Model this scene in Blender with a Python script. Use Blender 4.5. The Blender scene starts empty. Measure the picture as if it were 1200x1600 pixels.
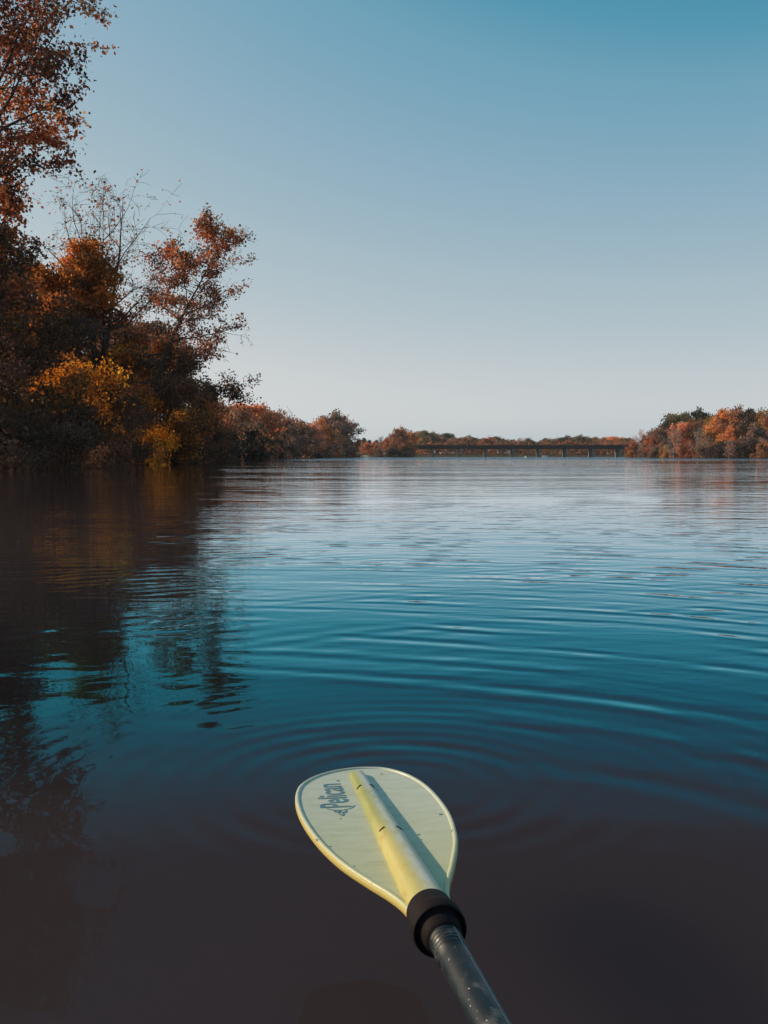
import bpy, bmesh, math, random
import numpy as np
from mathutils import Vector, Matrix, Quaternion

R = math.radians
SC = bpy.context.scene
COL = SC.collection

# ------------------------------------------------------------------ camera, sky, sun, exposure
EYE = 0.60                       # a camera held low by someone sitting in a kayak
FOC = 1600.0                     # focal length in pixels of the 1200 x 1600 photograph
PITCH = math.atan(88 / FOC)
cam = bpy.data.objects.new('camera', bpy.data.cameras.new('camera'))
COL.objects.link(cam)
cam.location = (0, 0, EYE)
cam.rotation_euler = (R(90) - PITCH, 0, 0)
cam.data.sensor_fit = 'VERTICAL'
cam.data.sensor_height = 36
cam.data.lens = 36
cam.data.clip_start = 0.02
cam.data.clip_end = 20000
SC.camera = cam

SUN_AZ, SUN_EL = -78.0, 25.0     # from the left, a little ahead
world = bpy.data.worlds.new('World')
SC.world = world
world.use_nodes = True
wt = world.node_tree
sky = wt.nodes.new('ShaderNodeTexSky')
sky.sky_type = 'NISHITA'
sky.sun_disc = False
sky.sun_elevation = R(SUN_EL)
sky.sun_rotation = R(SUN_AZ)
# the photograph's teal grade: the sky's red channel (which falls steadily with height and away
# from the sun) drives one colour ramp for the whole dome
sep = wt.nodes.new('ShaderNodeSeparateColor')
mul = wt.nodes.new('ShaderNodeMath'); mul.operation = 'MULTIPLY'; mul.inputs[1].default_value = 0.1
ramp = wt.nodes.new('ShaderNodeValToRGB')
els = ramp.color_ramp.elements
stops = [(0.0, (.02, .15, .26)), (.10, (.040, .225, .345)), (.135, (.080, .295, .425)), (.151, (.155, .355, .48)),
         (.193, (.265, .42, .53)), (.255, (.380, .50, .565)), (.416, (.60, .635, .65)), (.75, (.78, .79, .78)), (1.0, (.95, .93, .88))]
while len(els) < len(stops):
    els.new(0.5)
for e, (p, c) in zip(els, stops):
    e.position = p
    e.color = (*c, 1)
bg = wt.nodes['Background']
wt.links.new(sky.outputs[0], sep.inputs[0])
wt.links.new(sep.outputs[0], mul.inputs[0])
wt.links.new(mul.outputs[0], ramp.inputs[0])
wt.links.new(ramp.outputs[0], bg.inputs[0])
bg.inputs[1].default_value = 1.0   # the 0.1 strength of the sky sits in the multiply node above

SUN_DIR = Vector((math.sin(R(SUN_AZ)) * math.cos(R(SUN_EL)), math.cos(R(SUN_AZ)) * math.cos(R(SUN_EL)), math.sin(R(SUN_EL))))
sun = bpy.data.objects.new('sun', bpy.data.lights.new('sun', 'SUN'))
COL.objects.link(sun)
sun.data.energy = 4.6
sun.data.angle = R(0.53)
sun.data.color = (1.0, 0.80, 0.55)
sun.rotation_euler = SUN_DIR.to_track_quat('Z', 'Y').to_euler()

SC.view_settings.view_transform = 'Standard'
SC.view_settings.look = 'None'
SC.view_settings.exposure = 0.0
SC.view_settings.gamma = 1.0
SC.render.engine = 'CYCLES'
SC.cycles.use_denoising = True
SC.cycles.max_bounces = 8
SC.cycles.transparent_max_bounces = 8
SC.cycles.volume_bounces = 0
SC.cycles.caustics_reflective = False
SC.cycles.caustics_refractive = False

# ------------------------------------------------------------------ helpers
def h_at(y, d):
    """height above the water of something seen at photo row y at distance d"""
    return EYE + d * math.tan(math.atan((800 - y) / FOC) - PITCH)

def x_at(px, d):
    return (px - 600) / FOC * d

def tag(o, label=None, cat=None, group=None, kind=None):
    if label: o['label'] = label
    if cat: o['category'] = cat
    if group: o['group'] = group
    if kind: o['kind'] = kind
    return o

def mesh_np(name, V, F, smooth=True, colors=None, mats=()):
    V = np.asarray(V, np.float32).reshape(-1, 3)
    F = np.asarray(F, np.int32)
    n, k = F.shape
    me = bpy.data.meshes.new(name)
    me.vertices.add(len(V)); me.vertices.foreach_set('co', V.ravel())
    me.loops.add(n * k); me.loops.foreach_set('vertex_index', F.ravel())
    me.polygons.add(n)
    me.polygons.foreach_set('loop_start', np.arange(0, n * k, k, dtype=np.int32))
    me.polygons.foreach_set('loop_total', np.full(n, k, np.int32))
    me.polygons.foreach_set('use_smooth', np.full(n, smooth, bool))
    if colors is not None:
        at = me.attributes.new('leaf', 'FLOAT_COLOR', 'POINT')
        c = np.ones((len(V), 4), np.float32); c[:, :3] = colors
        at.data.foreach_set('color', c.ravel())
    for m in mats:
        me.materials.append(m)
    me.update(calc_edges=True)
    return me

def obj(name, me, parent=None, loc=None):
    o = bpy.data.objects.new(name, me)
    COL.objects.link(o)
    if parent: o.parent = parent
    if loc is not None: o.location = loc
    return o

def bm_obj(name, bm, mat, parent=None, smooth=True):
    me = bpy.data.meshes.new(name)
    bmesh.ops.recalc_face_normals(bm, faces=bm.faces)
    bm.to_mesh(me); bm.free()
    if smooth:
        for p in me.polygons: p.use_smooth = True
    me.materials.append(mat)
    return obj(name, me, parent)

def empty(name, loc=(0, 0, 0), rz=0):
    o = obj(name, None)
    o.location = loc; o.rotation_euler = (0, 0, rz)
    o.empty_display_size = 0.2
    return o

class N:
    """short hand for node trees"""
    def __init__(s, name):
        s.m = bpy.data.materials.new(name); s.m.use_nodes = True
        s.t = s.m.node_tree; s.t.nodes.clear()
        s.out = s.t.nodes.new('ShaderNodeOutputMaterial')
    def new(s, typ, **kw):
        n = s.t.nodes.new(typ)
        for k, v in kw.items(): setattr(n, k, v)
        return n
    def put(s, sock, v):
        if isinstance(v, bpy.types.NodeSocket): s.t.links.new(v, sock)
        elif v is not None: sock.default_value = v
    def math(s, op, a, b=None, c=None, clamp=False):
        n = s.new('ShaderNodeMath', operation=op); n.use_clamp = clamp
        s.put(n.inputs[0], a)
        if b is not None: s.put(n.inputs[1], b)
        if c is not None: s.put(n.inputs[2], c)
        return n.outputs[0]
    def vmath(s, op, a, b=None):
        n = s.new('ShaderNodeVectorMath', operation=op)
        s.put(n.inputs[0], a)
        if b is not None: s.put(n.inputs[1], b)
        return n.outputs['Value'] if op in ('LENGTH', 'DISTANCE', 'DOT_PRODUCT') else n.outputs[0]
    def noise(s, vec, scale, detail=2, rough=.5, dist=0.0):
        n = s.new('ShaderNodeTexNoise')
        s.put(n.inputs['Vector'], vec)
        n.inputs['Scale'].default_value = scale; n.inputs['Detail'].default_value = detail
        n.inputs['Roughness'].default_value = rough; n.inputs['Distortion'].default_value = dist
        return n.outputs['Fac']
    def ss(s, x, a, b, lo=0.0, hi=1.0):
        n = s.new('ShaderNodeMapRange', interpolation_type='SMOOTHSTEP')
        s.put(n.inputs[0], x)
        for i, v in zip((1, 2, 3, 4), (a, b, lo, hi)): n.inputs[i].default_value = v
        return n.outputs[0]
    def ramp(s, x, stops):
        n = s.new('ShaderNodeValToRGB')
        e = n.color_ramp.elements
        while len(e) < len(stops): e.new(.5)
        for el, (p, c) in zip(e, stops):
            el.position = p; el.color = (*c, 1)
        s.put(n.inputs[0], x)
        return n.outputs[0]
    def mix(s, f, a, b, blend='MIX'):
        n = s.new('ShaderNodeMix', data_type='RGBA', blend_type=blend)
        s.put(n.inputs[0], f)
        s.put(n.inputs[6], (*a, 1) if isinstance(a, tuple) else a)
        s.put(n.inputs[7], (*b, 1) if isinstance(b, tuple) else b)
        return n.outputs[2]
    def principled(s, color, rough=.5, spec=.5, bump=None, **kw):
        n = s.new('ShaderNodeBsdfPrincipled')
        s.put(n.inputs['Base Color'], (*color, 1) if isinstance(color, tuple) else color)
        s.put(n.inputs['Roughness'], rough)
        n.inputs['Specular IOR Level'].default_value = spec
        for k, v in kw.items(): s.put(n.inputs[k], v)
        if bump is not None: s.put(n.inputs['Normal'], bump)
        s.t.links.new(n.outputs[0], s.out.inputs[0])
        return s.m
    def bump(s, h, dist=.01, strength=1.0):
        n = s.new('ShaderNodeBump')
        s.put(n.inputs['Height'], h)
        n.inputs['Distance'].default_value = dist; n.inputs['Strength'].default_value = strength
        return n.outputs[0]
    def pos(s): return s.new('ShaderNodeNewGeometry').outputs['Position']
    def oco(s): return s.new('ShaderNodeTexCoord').outputs['Object']

# ------------------------------------------------------------------ materials
def mat_water():
    n = N('lake_water')
    P = n.pos()
    s = n.new('ShaderNodeSeparateXYZ'); n.put(s.inputs[0], P)
    X, Y = s.outputs[0], s.outputs[1]
    def co(x, y):
        c = n.new('ShaderNodeCombineXYZ'); n.put(c.inputs[0], x); n.put(c.inputs[1], y); return c.outputs[0]
    flat = co(X, Y)
    M = n.math
    dist = n.vmath('LENGTH', flat)
    # patches of calmer and livelier water
    patch = n.ss(n.noise(co(M('MULTIPLY', X, .35), Y), .16, 2), .36, .64)
    warp = M('MULTIPLY', n.noise(flat, .80, 3), 8.0)
    warp2 = M('MULTIPLY', n.noise(flat, 1.6, 1), 2.5)
    # ring waves spreading from the boat, broken up into short crests
    brk = n.ss(n.noise(co(M('MULTIPLY', X, .9), M('MULTIPLY', Y, 1.1)), 2.1, 3), .38, .62, .10, 1.35)
    r1 = n.vmath('DISTANCE', flat, (-.9, .1, 0))
    env1 = M('MULTIPLY', n.ss(r1, 1.5, 2.8), n.ss(r1, 4.5, 13.0, 1.0, .0))
    side = n.ss(M('DIVIDE', X, M('ADD', Y, .5)), -.24, .12, .22, 1.0)
    env1 = M('MULTIPLY', M('MULTIPLY', env1, side), brk)
    w1 = M('SINE', M('ADD', M('MULTIPLY', r1, 2 * math.pi / .185), warp))
    w1b = M('SINE', M('ADD', M('MULTIPLY', r1, 2 * math.pi / .112), M('MULTIPLY', warp, 1.4)))
    h = M('MULTIPLY', M('ADD', M('MULTIPLY', w1, .00085), M('MULTIPLY', w1b, .00036)), env1)
    # a second, crossing set of small waves
    r3 = n.vmath('DISTANCE', flat, (4.5, -3.0, 0))
    brk3 = n.ss(n.noise(co(M('MULTIPLY', X, .8), Y), 1.1, 2, .5), .42, .66, 0, 1.0)
    w3 = M('SINE', M('ADD', M('MULTIPLY', r3, 2 * math.pi / .145), M('MULTIPLY', warp, .9)))
    h = M('ADD', h, M('MULTIPLY', M('MULTIPLY', w3, .00055), M('MULTIPLY', brk3, n.ss(dist, 2.0, 3.5))))
    # rings from the drips of the blade
    r2 = n.vmath('DISTANCE', flat, (.03, 1.84, 0))
    env2 = M('MULTIPLY', M('EXPONENT', M('MULTIPLY', r2, -2.2)), n.ss(r2, .05, .25))
    env2 = M('MULTIPLY', env2, n.ss(n.noise(flat, 3.2, 1), .32, .62, .25, 1.1))
    w2 = M('SINE', M('ADD', M('MULTIPLY', r2, 2 * math.pi / .072), M('MULTIPLY', warp2, 1.0)))
    h = M('ADD', h, M('MULTIPLY', M('MULTIPLY', w2, .00060), env2))
    # slow swell and wind ripples, crests lying across the view
    n1 = n.noise(co(M('MULTIPLY', X, .45), Y), 1.7, 2, .5, .3)
    h = M('ADD', h, M('MULTIPLY', n1, M('ADD', M('MULTIPLY', patch, .007), .006)))
    n2 = n.noise(co(M('MULTIPLY', X, .5), Y), 5.5, 2, .55, .2)
    amp2 = M('MULTIPLY', M('ADD', M('MULTIPLY', patch, .0030), .0006), n.ss(dist, 2.2, 9.0, .25, 1.0))
    h = M('ADD', h, M('MULTIPLY', n2, amp2))
    n4 = n.noise(co(M('MULTIPLY', X, .38), Y), 9.0, 3, .6, .3)
    h = M('ADD', h, M('MULTIPLY', n4, M('MULTIPLY', M('ADD', M('MULTIPLY', patch, .0016), .0007), n.ss(dist, 1.6, 3.6, .25, 1.0))))
    far = M('MULTIPLY', n.ss(dist, 8.0, 40.0), .030)
    n3 = n.noise(co(M('MULTIPLY', X, .45), Y), 1.6, 2, .55, .2)
    h = M('ADD', h, M('MULTIPLY', n3, M('MULTIPLY', far, M('ADD', patch, .30))))
    # breeze ruffling the open reach in front of the bridge
    h = M('ADD', h, M('MULTIPLY', n.noise(flat, 1.3, 2, .6), n.ss(Y, 110, 170, 0, .25)))
    b = n.bump(h, 1.0, 1.0)
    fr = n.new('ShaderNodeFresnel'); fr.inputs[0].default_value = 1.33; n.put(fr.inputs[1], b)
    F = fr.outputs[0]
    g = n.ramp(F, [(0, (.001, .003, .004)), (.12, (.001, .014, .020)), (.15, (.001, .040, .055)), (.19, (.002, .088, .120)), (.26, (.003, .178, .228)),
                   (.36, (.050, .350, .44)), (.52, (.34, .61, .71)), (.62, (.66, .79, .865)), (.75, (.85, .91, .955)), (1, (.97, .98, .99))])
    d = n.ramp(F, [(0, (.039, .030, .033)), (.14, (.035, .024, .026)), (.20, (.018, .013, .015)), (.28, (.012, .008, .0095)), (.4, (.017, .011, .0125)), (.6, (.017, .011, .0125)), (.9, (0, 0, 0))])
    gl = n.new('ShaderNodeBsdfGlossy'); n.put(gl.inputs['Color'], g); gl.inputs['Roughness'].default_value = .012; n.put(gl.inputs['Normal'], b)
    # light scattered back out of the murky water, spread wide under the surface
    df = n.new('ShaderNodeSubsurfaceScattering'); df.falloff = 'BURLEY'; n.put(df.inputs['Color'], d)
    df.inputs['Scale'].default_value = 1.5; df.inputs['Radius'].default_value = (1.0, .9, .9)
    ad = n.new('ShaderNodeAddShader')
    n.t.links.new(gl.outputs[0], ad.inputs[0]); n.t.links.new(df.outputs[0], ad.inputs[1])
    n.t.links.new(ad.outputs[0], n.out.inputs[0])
    return n.m

def mat_leaf():
    n = N('autumn_leaf')
    a = n.new('ShaderNodeAttribute', attribute_name='leaf')
    oi = n.new('ShaderNodeObjectInfo')
    c = n.mix(1.0, a.outputs['Color'], oi.outputs['Color'], 'MULTIPLY')
    d = n.new('ShaderNodeBsdfDiffuse'); n.put(d.inputs[0], c)
    t = n.new('ShaderNodeBsdfTranslucent'); n.put(t.inputs[0], c)
    m = n.new('ShaderNodeMixShader'); m.inputs[0].default_value = .40
    n.t.links.new(d.outputs[0], m.inputs[1]); n.t.links.new(t.outputs[0], m.inputs[2])
    n.t.links.new(m.outputs[0], n.out.inputs[0])
    return n.m

def mat_bark(name, c1, c2):
    n = N(name)
    P = n.oco()
    f = n.noise(n.vmath('MULTIPLY', P, (5, 5, .8)), 2.0, 4, .6)
    return n.principled(n.mix(f, c1, c2), .9, .1, n.bump(f, .04, .6))

def mat_ground():
    n = N('bank_soil')
    P = n.pos()
    f = n.noise(P, .8, 5, .65)
    return n.principled(n.mix(f, (.035, .026, .016), (.10, .070, .035)), .95, .1, n.bump(f, .15, .7))

def mat_concrete():
    n = N('bridge_concrete')
    P = n.pos()
    f = n.noise(P, .7, 4, .6)
    return n.principled(n.mix(f, (.15, .15, .148), (.25, .245, .235)), .85, .2)

def mat_girder():
    n = N('bridge_steel')
    P = n.pos()
    f = n.noise(n.vmath('MULTIPLY', P, (1, 1, .3)), .9, 4, .6)
    return n.principled(n.mix(f, (.012, .018, .024), (.022, .026, .030)), .7, .3)

def mat_plain(name, c, rough=.5, spec=.4):
    n = N(name)
    f = n.noise(n.oco(), 9, 3, .6)
    c2 = tuple(v * .75 for v in c)
    return n.principled(n.mix(f, c, c2), rough, spec)

def mat_blade():
    n = N('blade_plastic')
    P = n.oco()
    s = n.new('ShaderNodeSeparateXYZ'); n.put(s.inputs[0], P)
    base = n.mix(n.ss(s.outputs[1], .02, .40), (.52, .50, .29), (.50, .515, .43))     # bleached plastic; sky sheen towards the tip put into the colour
    gr = n.noise(n.vmath('MULTIPLY', P, (18, 60, 1)), 1.0, 4, .6)
    base = n.mix(n.ss(gr, .35, .70, 0, .38), base, (.36, .38, .24))
    sp = n.noise(P, 75, 1, .5)
    base = n.mix(n.ss(sp, .735, .765), base, (.07, .08, .06))                         # specks of dirt
    sc = n.noise(n.vmath('MULTIPLY', P, (22, 260, 1)), 1.0, 2, .5)
    base = n.mix(n.ss(sc, .66, .74, 0, .55), base, (.22, .24, .16))                   # scuffs
    fine = n.noise(P, 420, 2, .6)
    return n.principled(base, n.ss(gr, .3, .7, .30, .48), .5, n.bump(fine, .0006, .35))

def mat_rim():
    n = N('blade_rim_plastic')
    P = n.oco()
    f = n.noise(P, 40, 4, .65)
    base = n.mix(f, (.60, .46, .12), (.46, .38, .14))
    return n.principled(base, .38, .5, n.bump(n.noise(P, 260, 2), .0008, .4))

def mat_spine():
    n = N('spine_plastic')
    P = n.oco()
    s = n.new('ShaderNodeSeparateXYZ'); n.put(s.inputs[0], P)
    base = n.mix(n.ss(s.outputs[1], .14, .26), (.46, .40, .14), (.28, .30, .10))
    st = n.noise(n.vmath('MULTIPLY', P, (70, 38, 40)), 1.0, 4, .65, .8)
    base = n.mix(n.ss(st, .52, .70, 0, .6), base, (.42, .27, .05))                   # brown stains
    w = n.noise(n.vmath('MULTIPLY', P, (110, 45, 60)), 1.0, 3, .6)
    top = n.ss(s.outputs[2], .006, .017)
    ridge_pale = n.math('MULTIPLY', n.ss(w, .22, .60), n.ss(s.outputs[0], -.010, .002))
    base = n.mix(n.math('MULTIPLY', ridge_pale, .9), base, (.56, .56, .50))               # patchy paler grey on ridge and right side
    return n.principled(base, n.ss(w, .3, .7, .28, .5), .5, n.bump(n.noise(P, 330, 3), .0008, .4))

def mat_shaft():
    n = N('black_shaft')
    P = n.oco()
    a = n.noise(P, 60, 4, .65)
    b = n.noise(n.vmath('MULTIPLY', P, (1, .35, 1)), 38, 2, .5)
    s = n.new('ShaderNodeSeparateXYZ'); n.put(s.inputs[0], P)
    scuff = n.math('MULTIPLY', n.ss(a, .44, .66), n.ss(b, .40, .60))
    speck = n.ss(n.noise(P, 260, 1), .73, .78)
    # one long scratch winding along the top
    line = n.math('ABSOLUTE', n.math('SUBTRACT', s.outputs[0], n.math('ADD', n.math('MULTIPLY', n.noise(n.vmath('MULTIPLY', P, (0, 1, 0)), 28, 3), .003), .0042)))
    up = n.math('GREATER_THAN', s.outputs[2], 0.0)
    scr = n.math('MULTIPLY', n.math('MULTIPLY', n.ss(line, .0002, .0007, 1, 0), up), n.ss(n.noise(n.vmath('MULTIPLY', P, (0, 1, 0)), 60, 2), .30, .42))
    k = n.math('MAXIMUM', n.math('MULTIPLY', scuff, .24), n.math('MAXIMUM', speck, scr))
    col = n.mix(k, (.007, .010, .014), (.34, .33, .34))
    return n.principled(col, n.ss(a, .3, .7, .36, .6), .35, n.bump(a, .0008, .3))

M_WATER = mat_water()
M_LEAF = mat_leaf()
M_BARK = mat_bark('grey_bark', (.050, .040, .034), (.12, .10, .085))
M_PALEBARK = mat_bark('pale_bark', (.22, .19, .17), (.40, .37, .34))
M_GROUND = mat_ground()
M_CONC = mat_concrete()
M_STEEL = mat_girder()

# ------------------------------------------------------------------ water and land
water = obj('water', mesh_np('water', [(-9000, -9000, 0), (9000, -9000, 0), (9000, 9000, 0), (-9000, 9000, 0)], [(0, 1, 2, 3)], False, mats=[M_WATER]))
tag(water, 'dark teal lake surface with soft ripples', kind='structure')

LEFT = [(-60, -140), (-30, -60), (-21, 0), (-17, 40), (-17.2, 74), (-21.5, 115), (-28, 165), (-32, 215), (-29, 290), (-19, 345), (-10.5, 388),
        (-12, 398), (-40, 425), (-34, 445), (-9, 424), (-4, 421), (8, 418), (14, 425), (15, 455), (6, 500), (60, 512), (150, 515), (165, 470), (120, 380), (82, 338), (79, 322), (88, 300),
        (94, 270), (97, 245), (120, 200), (170, 150), (260, 90), (520, 40), (900, 40), (900, 1500), (-900, 1500), (-900, -140)]

def signed(X, Y, poly):
    P = np.array(poly, float); Q = np.roll(P, -1, 0)
    d = np.full(X.shape, 1e9); inside = np.zeros(X.shape, bool)
    for (ax, ay), (bx, by) in zip(P, Q):
        vx, vy = bx - ax, by - ay
        t = np.clip(((X - ax) * vx + (Y - ay) * vy) / (vx * vx + vy * vy), 0, 1)
        d = np.minimum(d, np.hypot(X - ax - t * vx, Y - ay - t * vy))
        if ay != by:
            c = ((ay > Y) != (by > Y)) & (X < vx * (Y - ay) / vy + ax)
            inside ^= c
    return np.where(inside, d, -d)

def land_z(X, Y):
    sd = signed(X, Y, LEFT)
    z = np.where(sd < 0, np.maximum(sd * .35, -1.5), .55 * (1 - np.exp(-sd / 1.3)) + np.minimum(sd, 60) * .02)
    return z + np.where(sd > 0, .12 * np.sin(X * .9 + 1.3 * np.sin(Y * .37)) * np.minimum(sd, 1), 0)

def gz(x, y):
    return float(land_z(np.array([float(x)]), np.array([float(y)]))[0])

xs = np.concatenate([np.linspace(-900, -70, 24), np.arange(-66, 180, 2.0), np.linspace(185, 900, 24)])
ys = np.concatenate([np.linspace(-140, -10, 16), np.arange(-6, 140, 2.0), np.arange(140, 540, 4.0), np.linspace(545, 1500, 16)])
GX, GY = np.meshgrid(xs, ys)
GZ = land_z(GX, GY)
nx, ny = len(xs), len(ys)
idx = np.arange(nx * ny).reshape(ny, nx)
quads = np.stack([idx[:-1, :-1], idx[:-1, 1:], idx[1:, 1:], idx[1:, :-1]], -1).reshape(-1, 4)
keep = (GZ.ravel()[quads].max(1) > -1.2)
terrain = obj('terrain', mesh_np('terrain', np.stack([GX, GY, GZ], -1), quads[keep], True, mats=[M_GROUND]))
tag(terrain, 'low brown earth bank along the lake shore', kind='structure')

# ------------------------------------------------------------------ trees
def tubes_mesh(name, tubes, mat):
    V, F = [], []
    base = 0
    for pts, rad, sides in tubes:
        pts = np.asarray(pts, float); n = len(pts)
        tan = np.gradient(pts, axis=0)
        tan /= np.linalg.norm(tan, axis=1)[:, None] + 1e-9
        ref = np.array([0., 0, 1]) if abs(tan[0][2]) < .8 else np.array([1., 0, 0])
        u = np.cross(tan, ref); u /= np.linalg.norm(u, axis=1)[:, None] + 1e-9
        w = np.cross(tan, u)
        a = np.arange(sides) * 2 * math.pi / sides
        ring = pts[:, None, :] + (u[:, None, :] * np.cos(a)[None, :, None] + w[:, None, :] * np.sin(a)[None, :, None]) * np.asarray(rad)[:, None, None]
        V.append(ring.reshape(-1, 3))
        i = base + np.arange(n * sides).reshape(n, sides)
        j = np.roll(i, -1, 1)
        F.append(np.stack([i[:-1], j[:-1], j[1:], i[1:]], -1).reshape(-1, 4))
        base += n * sides
    return mesh_np(name, np.concatenate(V), np.concatenate(F), True, mats=[mat])

def leaf_quads(rng, C, size, colors, droop=.25):
    n = len(C)
    a = rng.normal(size=(n, 3)); a[:, 2] -= droop
    a /= np.linalg.norm(a, axis=1)[:, None]
    b = np.cross(a, rng.normal(size=(n, 3))); b /= np.linalg.norm(b, axis=1)[:, None]
    s = (size * rng.uniform(.6, 1.35, n))[:, None]
    fold = np.cross(a, b) * s * .15
    V = np.stack([C, C + a * s * .45 + b * s * .36 + fold, C + a * s, C + a * s * .5 - b * s * .36 + fold], 1).reshape(-1, 3)
    F = np.arange(4 * n).reshape(n, 4)
    return V, F, np.repeat(colors, 4, 0)

def unit(v):
    return v / (np.linalg.norm(v) + 1e-9)

def grow(rng, H, spread, trunk_r, crown_base=.3, n_limbs=14, subs=6, twigs=5, lean=(0, 0), up=(10, 65), shape='round', wob=.03, leaders=1, bound=None, taper=.96, sub_len=(.26, .46)):
    """skeleton: list of tubes, and a list of twigs (points, limb index, sub index)"""
    tubes, tw = [], []
    lean = np.array([lean[0], lean[1], 0.])
    K = 12
    trunks = []
    for L in range(leaders):
        t = np.linspace(0, 1, K)
        off = np.cumsum(rng.normal(0, wob * H / K * 1.6, (K, 3)), 0); off[:, 2] = 0; off -= off[0]
        fan = np.zeros(3)
        if leaders > 1:
            az = 2 * math.pi * L / leaders + rng.uniform(-.5, .5)
            fan = np.array([math.cos(az), math.sin(az), 0]) * spread * .45
        hh = H * (1 if L == 0 else rng.uniform(.78, .97))
        pts = off + lean[None, :] * (t ** 1.35)[:, None] + fan[None, :] * (np.maximum(t - .18, 0) ** 1.1)[:, None]
        pts[:, 2] = t * hh
        rad = trunk_r * (1 - taper * t) * (1 if L == 0 else .75)
        rad[0] *= 1.35
        tubes.append((pts, rad, 8))
        trunks.append(pts)
    ga = rng.uniform(0, 6.28)
    for i in range(n_limbs):
        pts = trunks[i % leaders]
        f = crown_base + (1 - crown_base) * ((i + rng.uniform(.1, .9)) / n_limbs)
        f = min(f, .985)
        k = f * (K - 1); k0 = int(k); p0 = pts[k0] + (pts[min(k0 + 1, K - 1)] - pts[k0]) * (k - k0)
        g = (f - crown_base) / (1 - crown_base)
        if shape == 'round': r = spread * (.45 + .75 * math.sin(math.pi * min(1, g * .80 + .16)))
        elif shape == 'cone': r = spread * (1.05 - g) + .15
        else: r = spread * (.65 + .35 * math.sin(math.pi * g))
        r *= rng.uniform(.72, 1.12)
        ga += 2.4 + rng.uniform(-.5, .5)
        el = R(up[0] + (up[1] - up[0]) * g + rng.uniform(-10, 10))
        d = np.array([math.cos(ga) * math.cos(el), math.sin(ga) * math.cos(el), math.sin(el)])
        m = 7
        q = [p0]
        dd = d.copy()
        for _ in range(m - 1):
            dd = unit(dd + rng.normal(0, .16, 3) + np.array([0, 0, .05]))
            q.append(q[-1] + dd * r / (m - 1))
        q = np.array(q)
        if bound is not None:
            for _ in range(14):
                if bound(q[-1], .0) : break
                q = q[0] + (q - q[0]) * .85; r *= .85
        r0 = max(trunk_r * (1 - .9 * f) * .55, .02 * spread * .35)
        rr = r0 * (1 - .85 * np.linspace(0, 1, m))
        tubes.append((q, rr, 5))
        for j in range(subs):
            ff = .28 + .72 * (j + rng.uniform(.2, .95)) / subs
            k = min(ff, .99) * (m - 1); k0 = int(k); b0 = q[k0] + (q[min(k0 + 1, m - 1)] - q[k0]) * (k - k0)
            sd = unit(unit(q[-1] - q[0]) * .7 + rng.normal(0, .62, 3) + np.array([0, 0, .12]))
            sl = r * rng.uniform(*sub_len)
            s = [b0]; dd = sd
            for _ in range(4):
                dd = unit(dd + rng.normal(0, .2, 3)); s.append(s[-1] + dd * sl / 4)
            s = np.array(s)
            if bound is not None and not bound(s[-1], .15): continue
            sr = max(r0 * .38 * (1 - .5 * ff), .008)
            tubes.append((s, sr * (1 - .8 * np.linspace(0, 1, 5)), 4))
            for w in range(twigs):
                k = rng.integers(1, 5)
                td = unit(unit(s[-1] - s[0]) * .55 + rng.normal(0, .7, 3))
                tl = sl * rng.uniform(.3, .65)
                e = s[k] + td * tl * .5 + rng.normal(0, .04 * tl, 3)
                p = np.array([s[k], e, e + unit(td + rng.normal(0, .3, 3)) * tl * .5])
                tubes.append((p, np.array([sr * .45, sr * .32, sr * .12]) + .006, 3))
                tw.append((p, i, j, g))
    k = H / max(float(p[:, 2].max()) for p, *_ in tubes)      # the topmost twig ends at H
    for p, *_ in tubes: p[:, 2] *= k
    return tubes, tw

PAL = {  # sunlit bits and shaded clumps are partly put into these leaf colours
    'rust': [(.66, .21, .09), (.42, .12, .060), (.86, .33, .12), (.14, .070, .055)],
    'orange': [(.80, .30, .055), (.66, .21, .045), (.86, .40, .07), (.30, .12, .05)],
    'yellow': [(.95, .39, .03), (.88, .30, .03), (.95, .46, .05), (.55, .20, .04)],
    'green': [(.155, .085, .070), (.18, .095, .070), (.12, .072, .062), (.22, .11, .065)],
    'olive': [(.24, .13, .055), (.15, .090, .05), (.34, .17, .06), (.08, .055, .042)],
    'mixed': [(.62, .21, .05), (.14, .085, .05), (.42, .13, .055), (.13, .078, .062)],
    'brown': [(.30, .14, .085), (.20, .10, .07), (.40, .17, .08), (.12, .072, .058)],
}

def foliage(name, rng, tw, n_leaves, size, sigma, palette, bare=0.0, top=None, weights=(.32, .26, .14, .28)):
    pal = np.array(palette)
    tp = np.array(top) if top is not None else pal
    ids = {}
    C, col = [], []
    per = max(1, int(n_leaves / max(1, len(tw))))
    for p, i, j, g in tw:
        key = (i, j)
        if key not in ids:
            src = tp if rng.uniform() < g * 1.1 - .15 else pal
            ids[key] = (src[rng.choice(len(src), p=np.array(weights[:len(src)]) / sum(weights[:len(src)]))], rng.uniform() < bare, src)
        c0, isbare, src = ids[key]
        n = max(1, int(per * rng.uniform(.4, 1.6) * (.08 if isbare else 1)))
        t = rng.uniform(0, 1, n) ** .7
        q = np.where(t[:, None] < .5, p[0] + (p[1] - p[0]) * (t * 2)[:, None], p[1] + (p[2] - p[1]) * (t * 2 - 1)[:, None])
        C.append(q + rng.normal(0, sigma, (n, 3)) * np.array([1, 1, .7]))
        cc = np.where(rng.uniform(size=(n, 1)) < .7, c0[None, :], src[rng.integers(0, len(src), n)])
        col.append(cc * rng.uniform(.65, 1.35, (n, 1)))
    V, F, c = leaf_quads(rng, np.concatenate(C), size, np.concatenate(col))
    return mesh_np(name, V, F, False, colors=c, mats=[M_LEAF])

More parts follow.
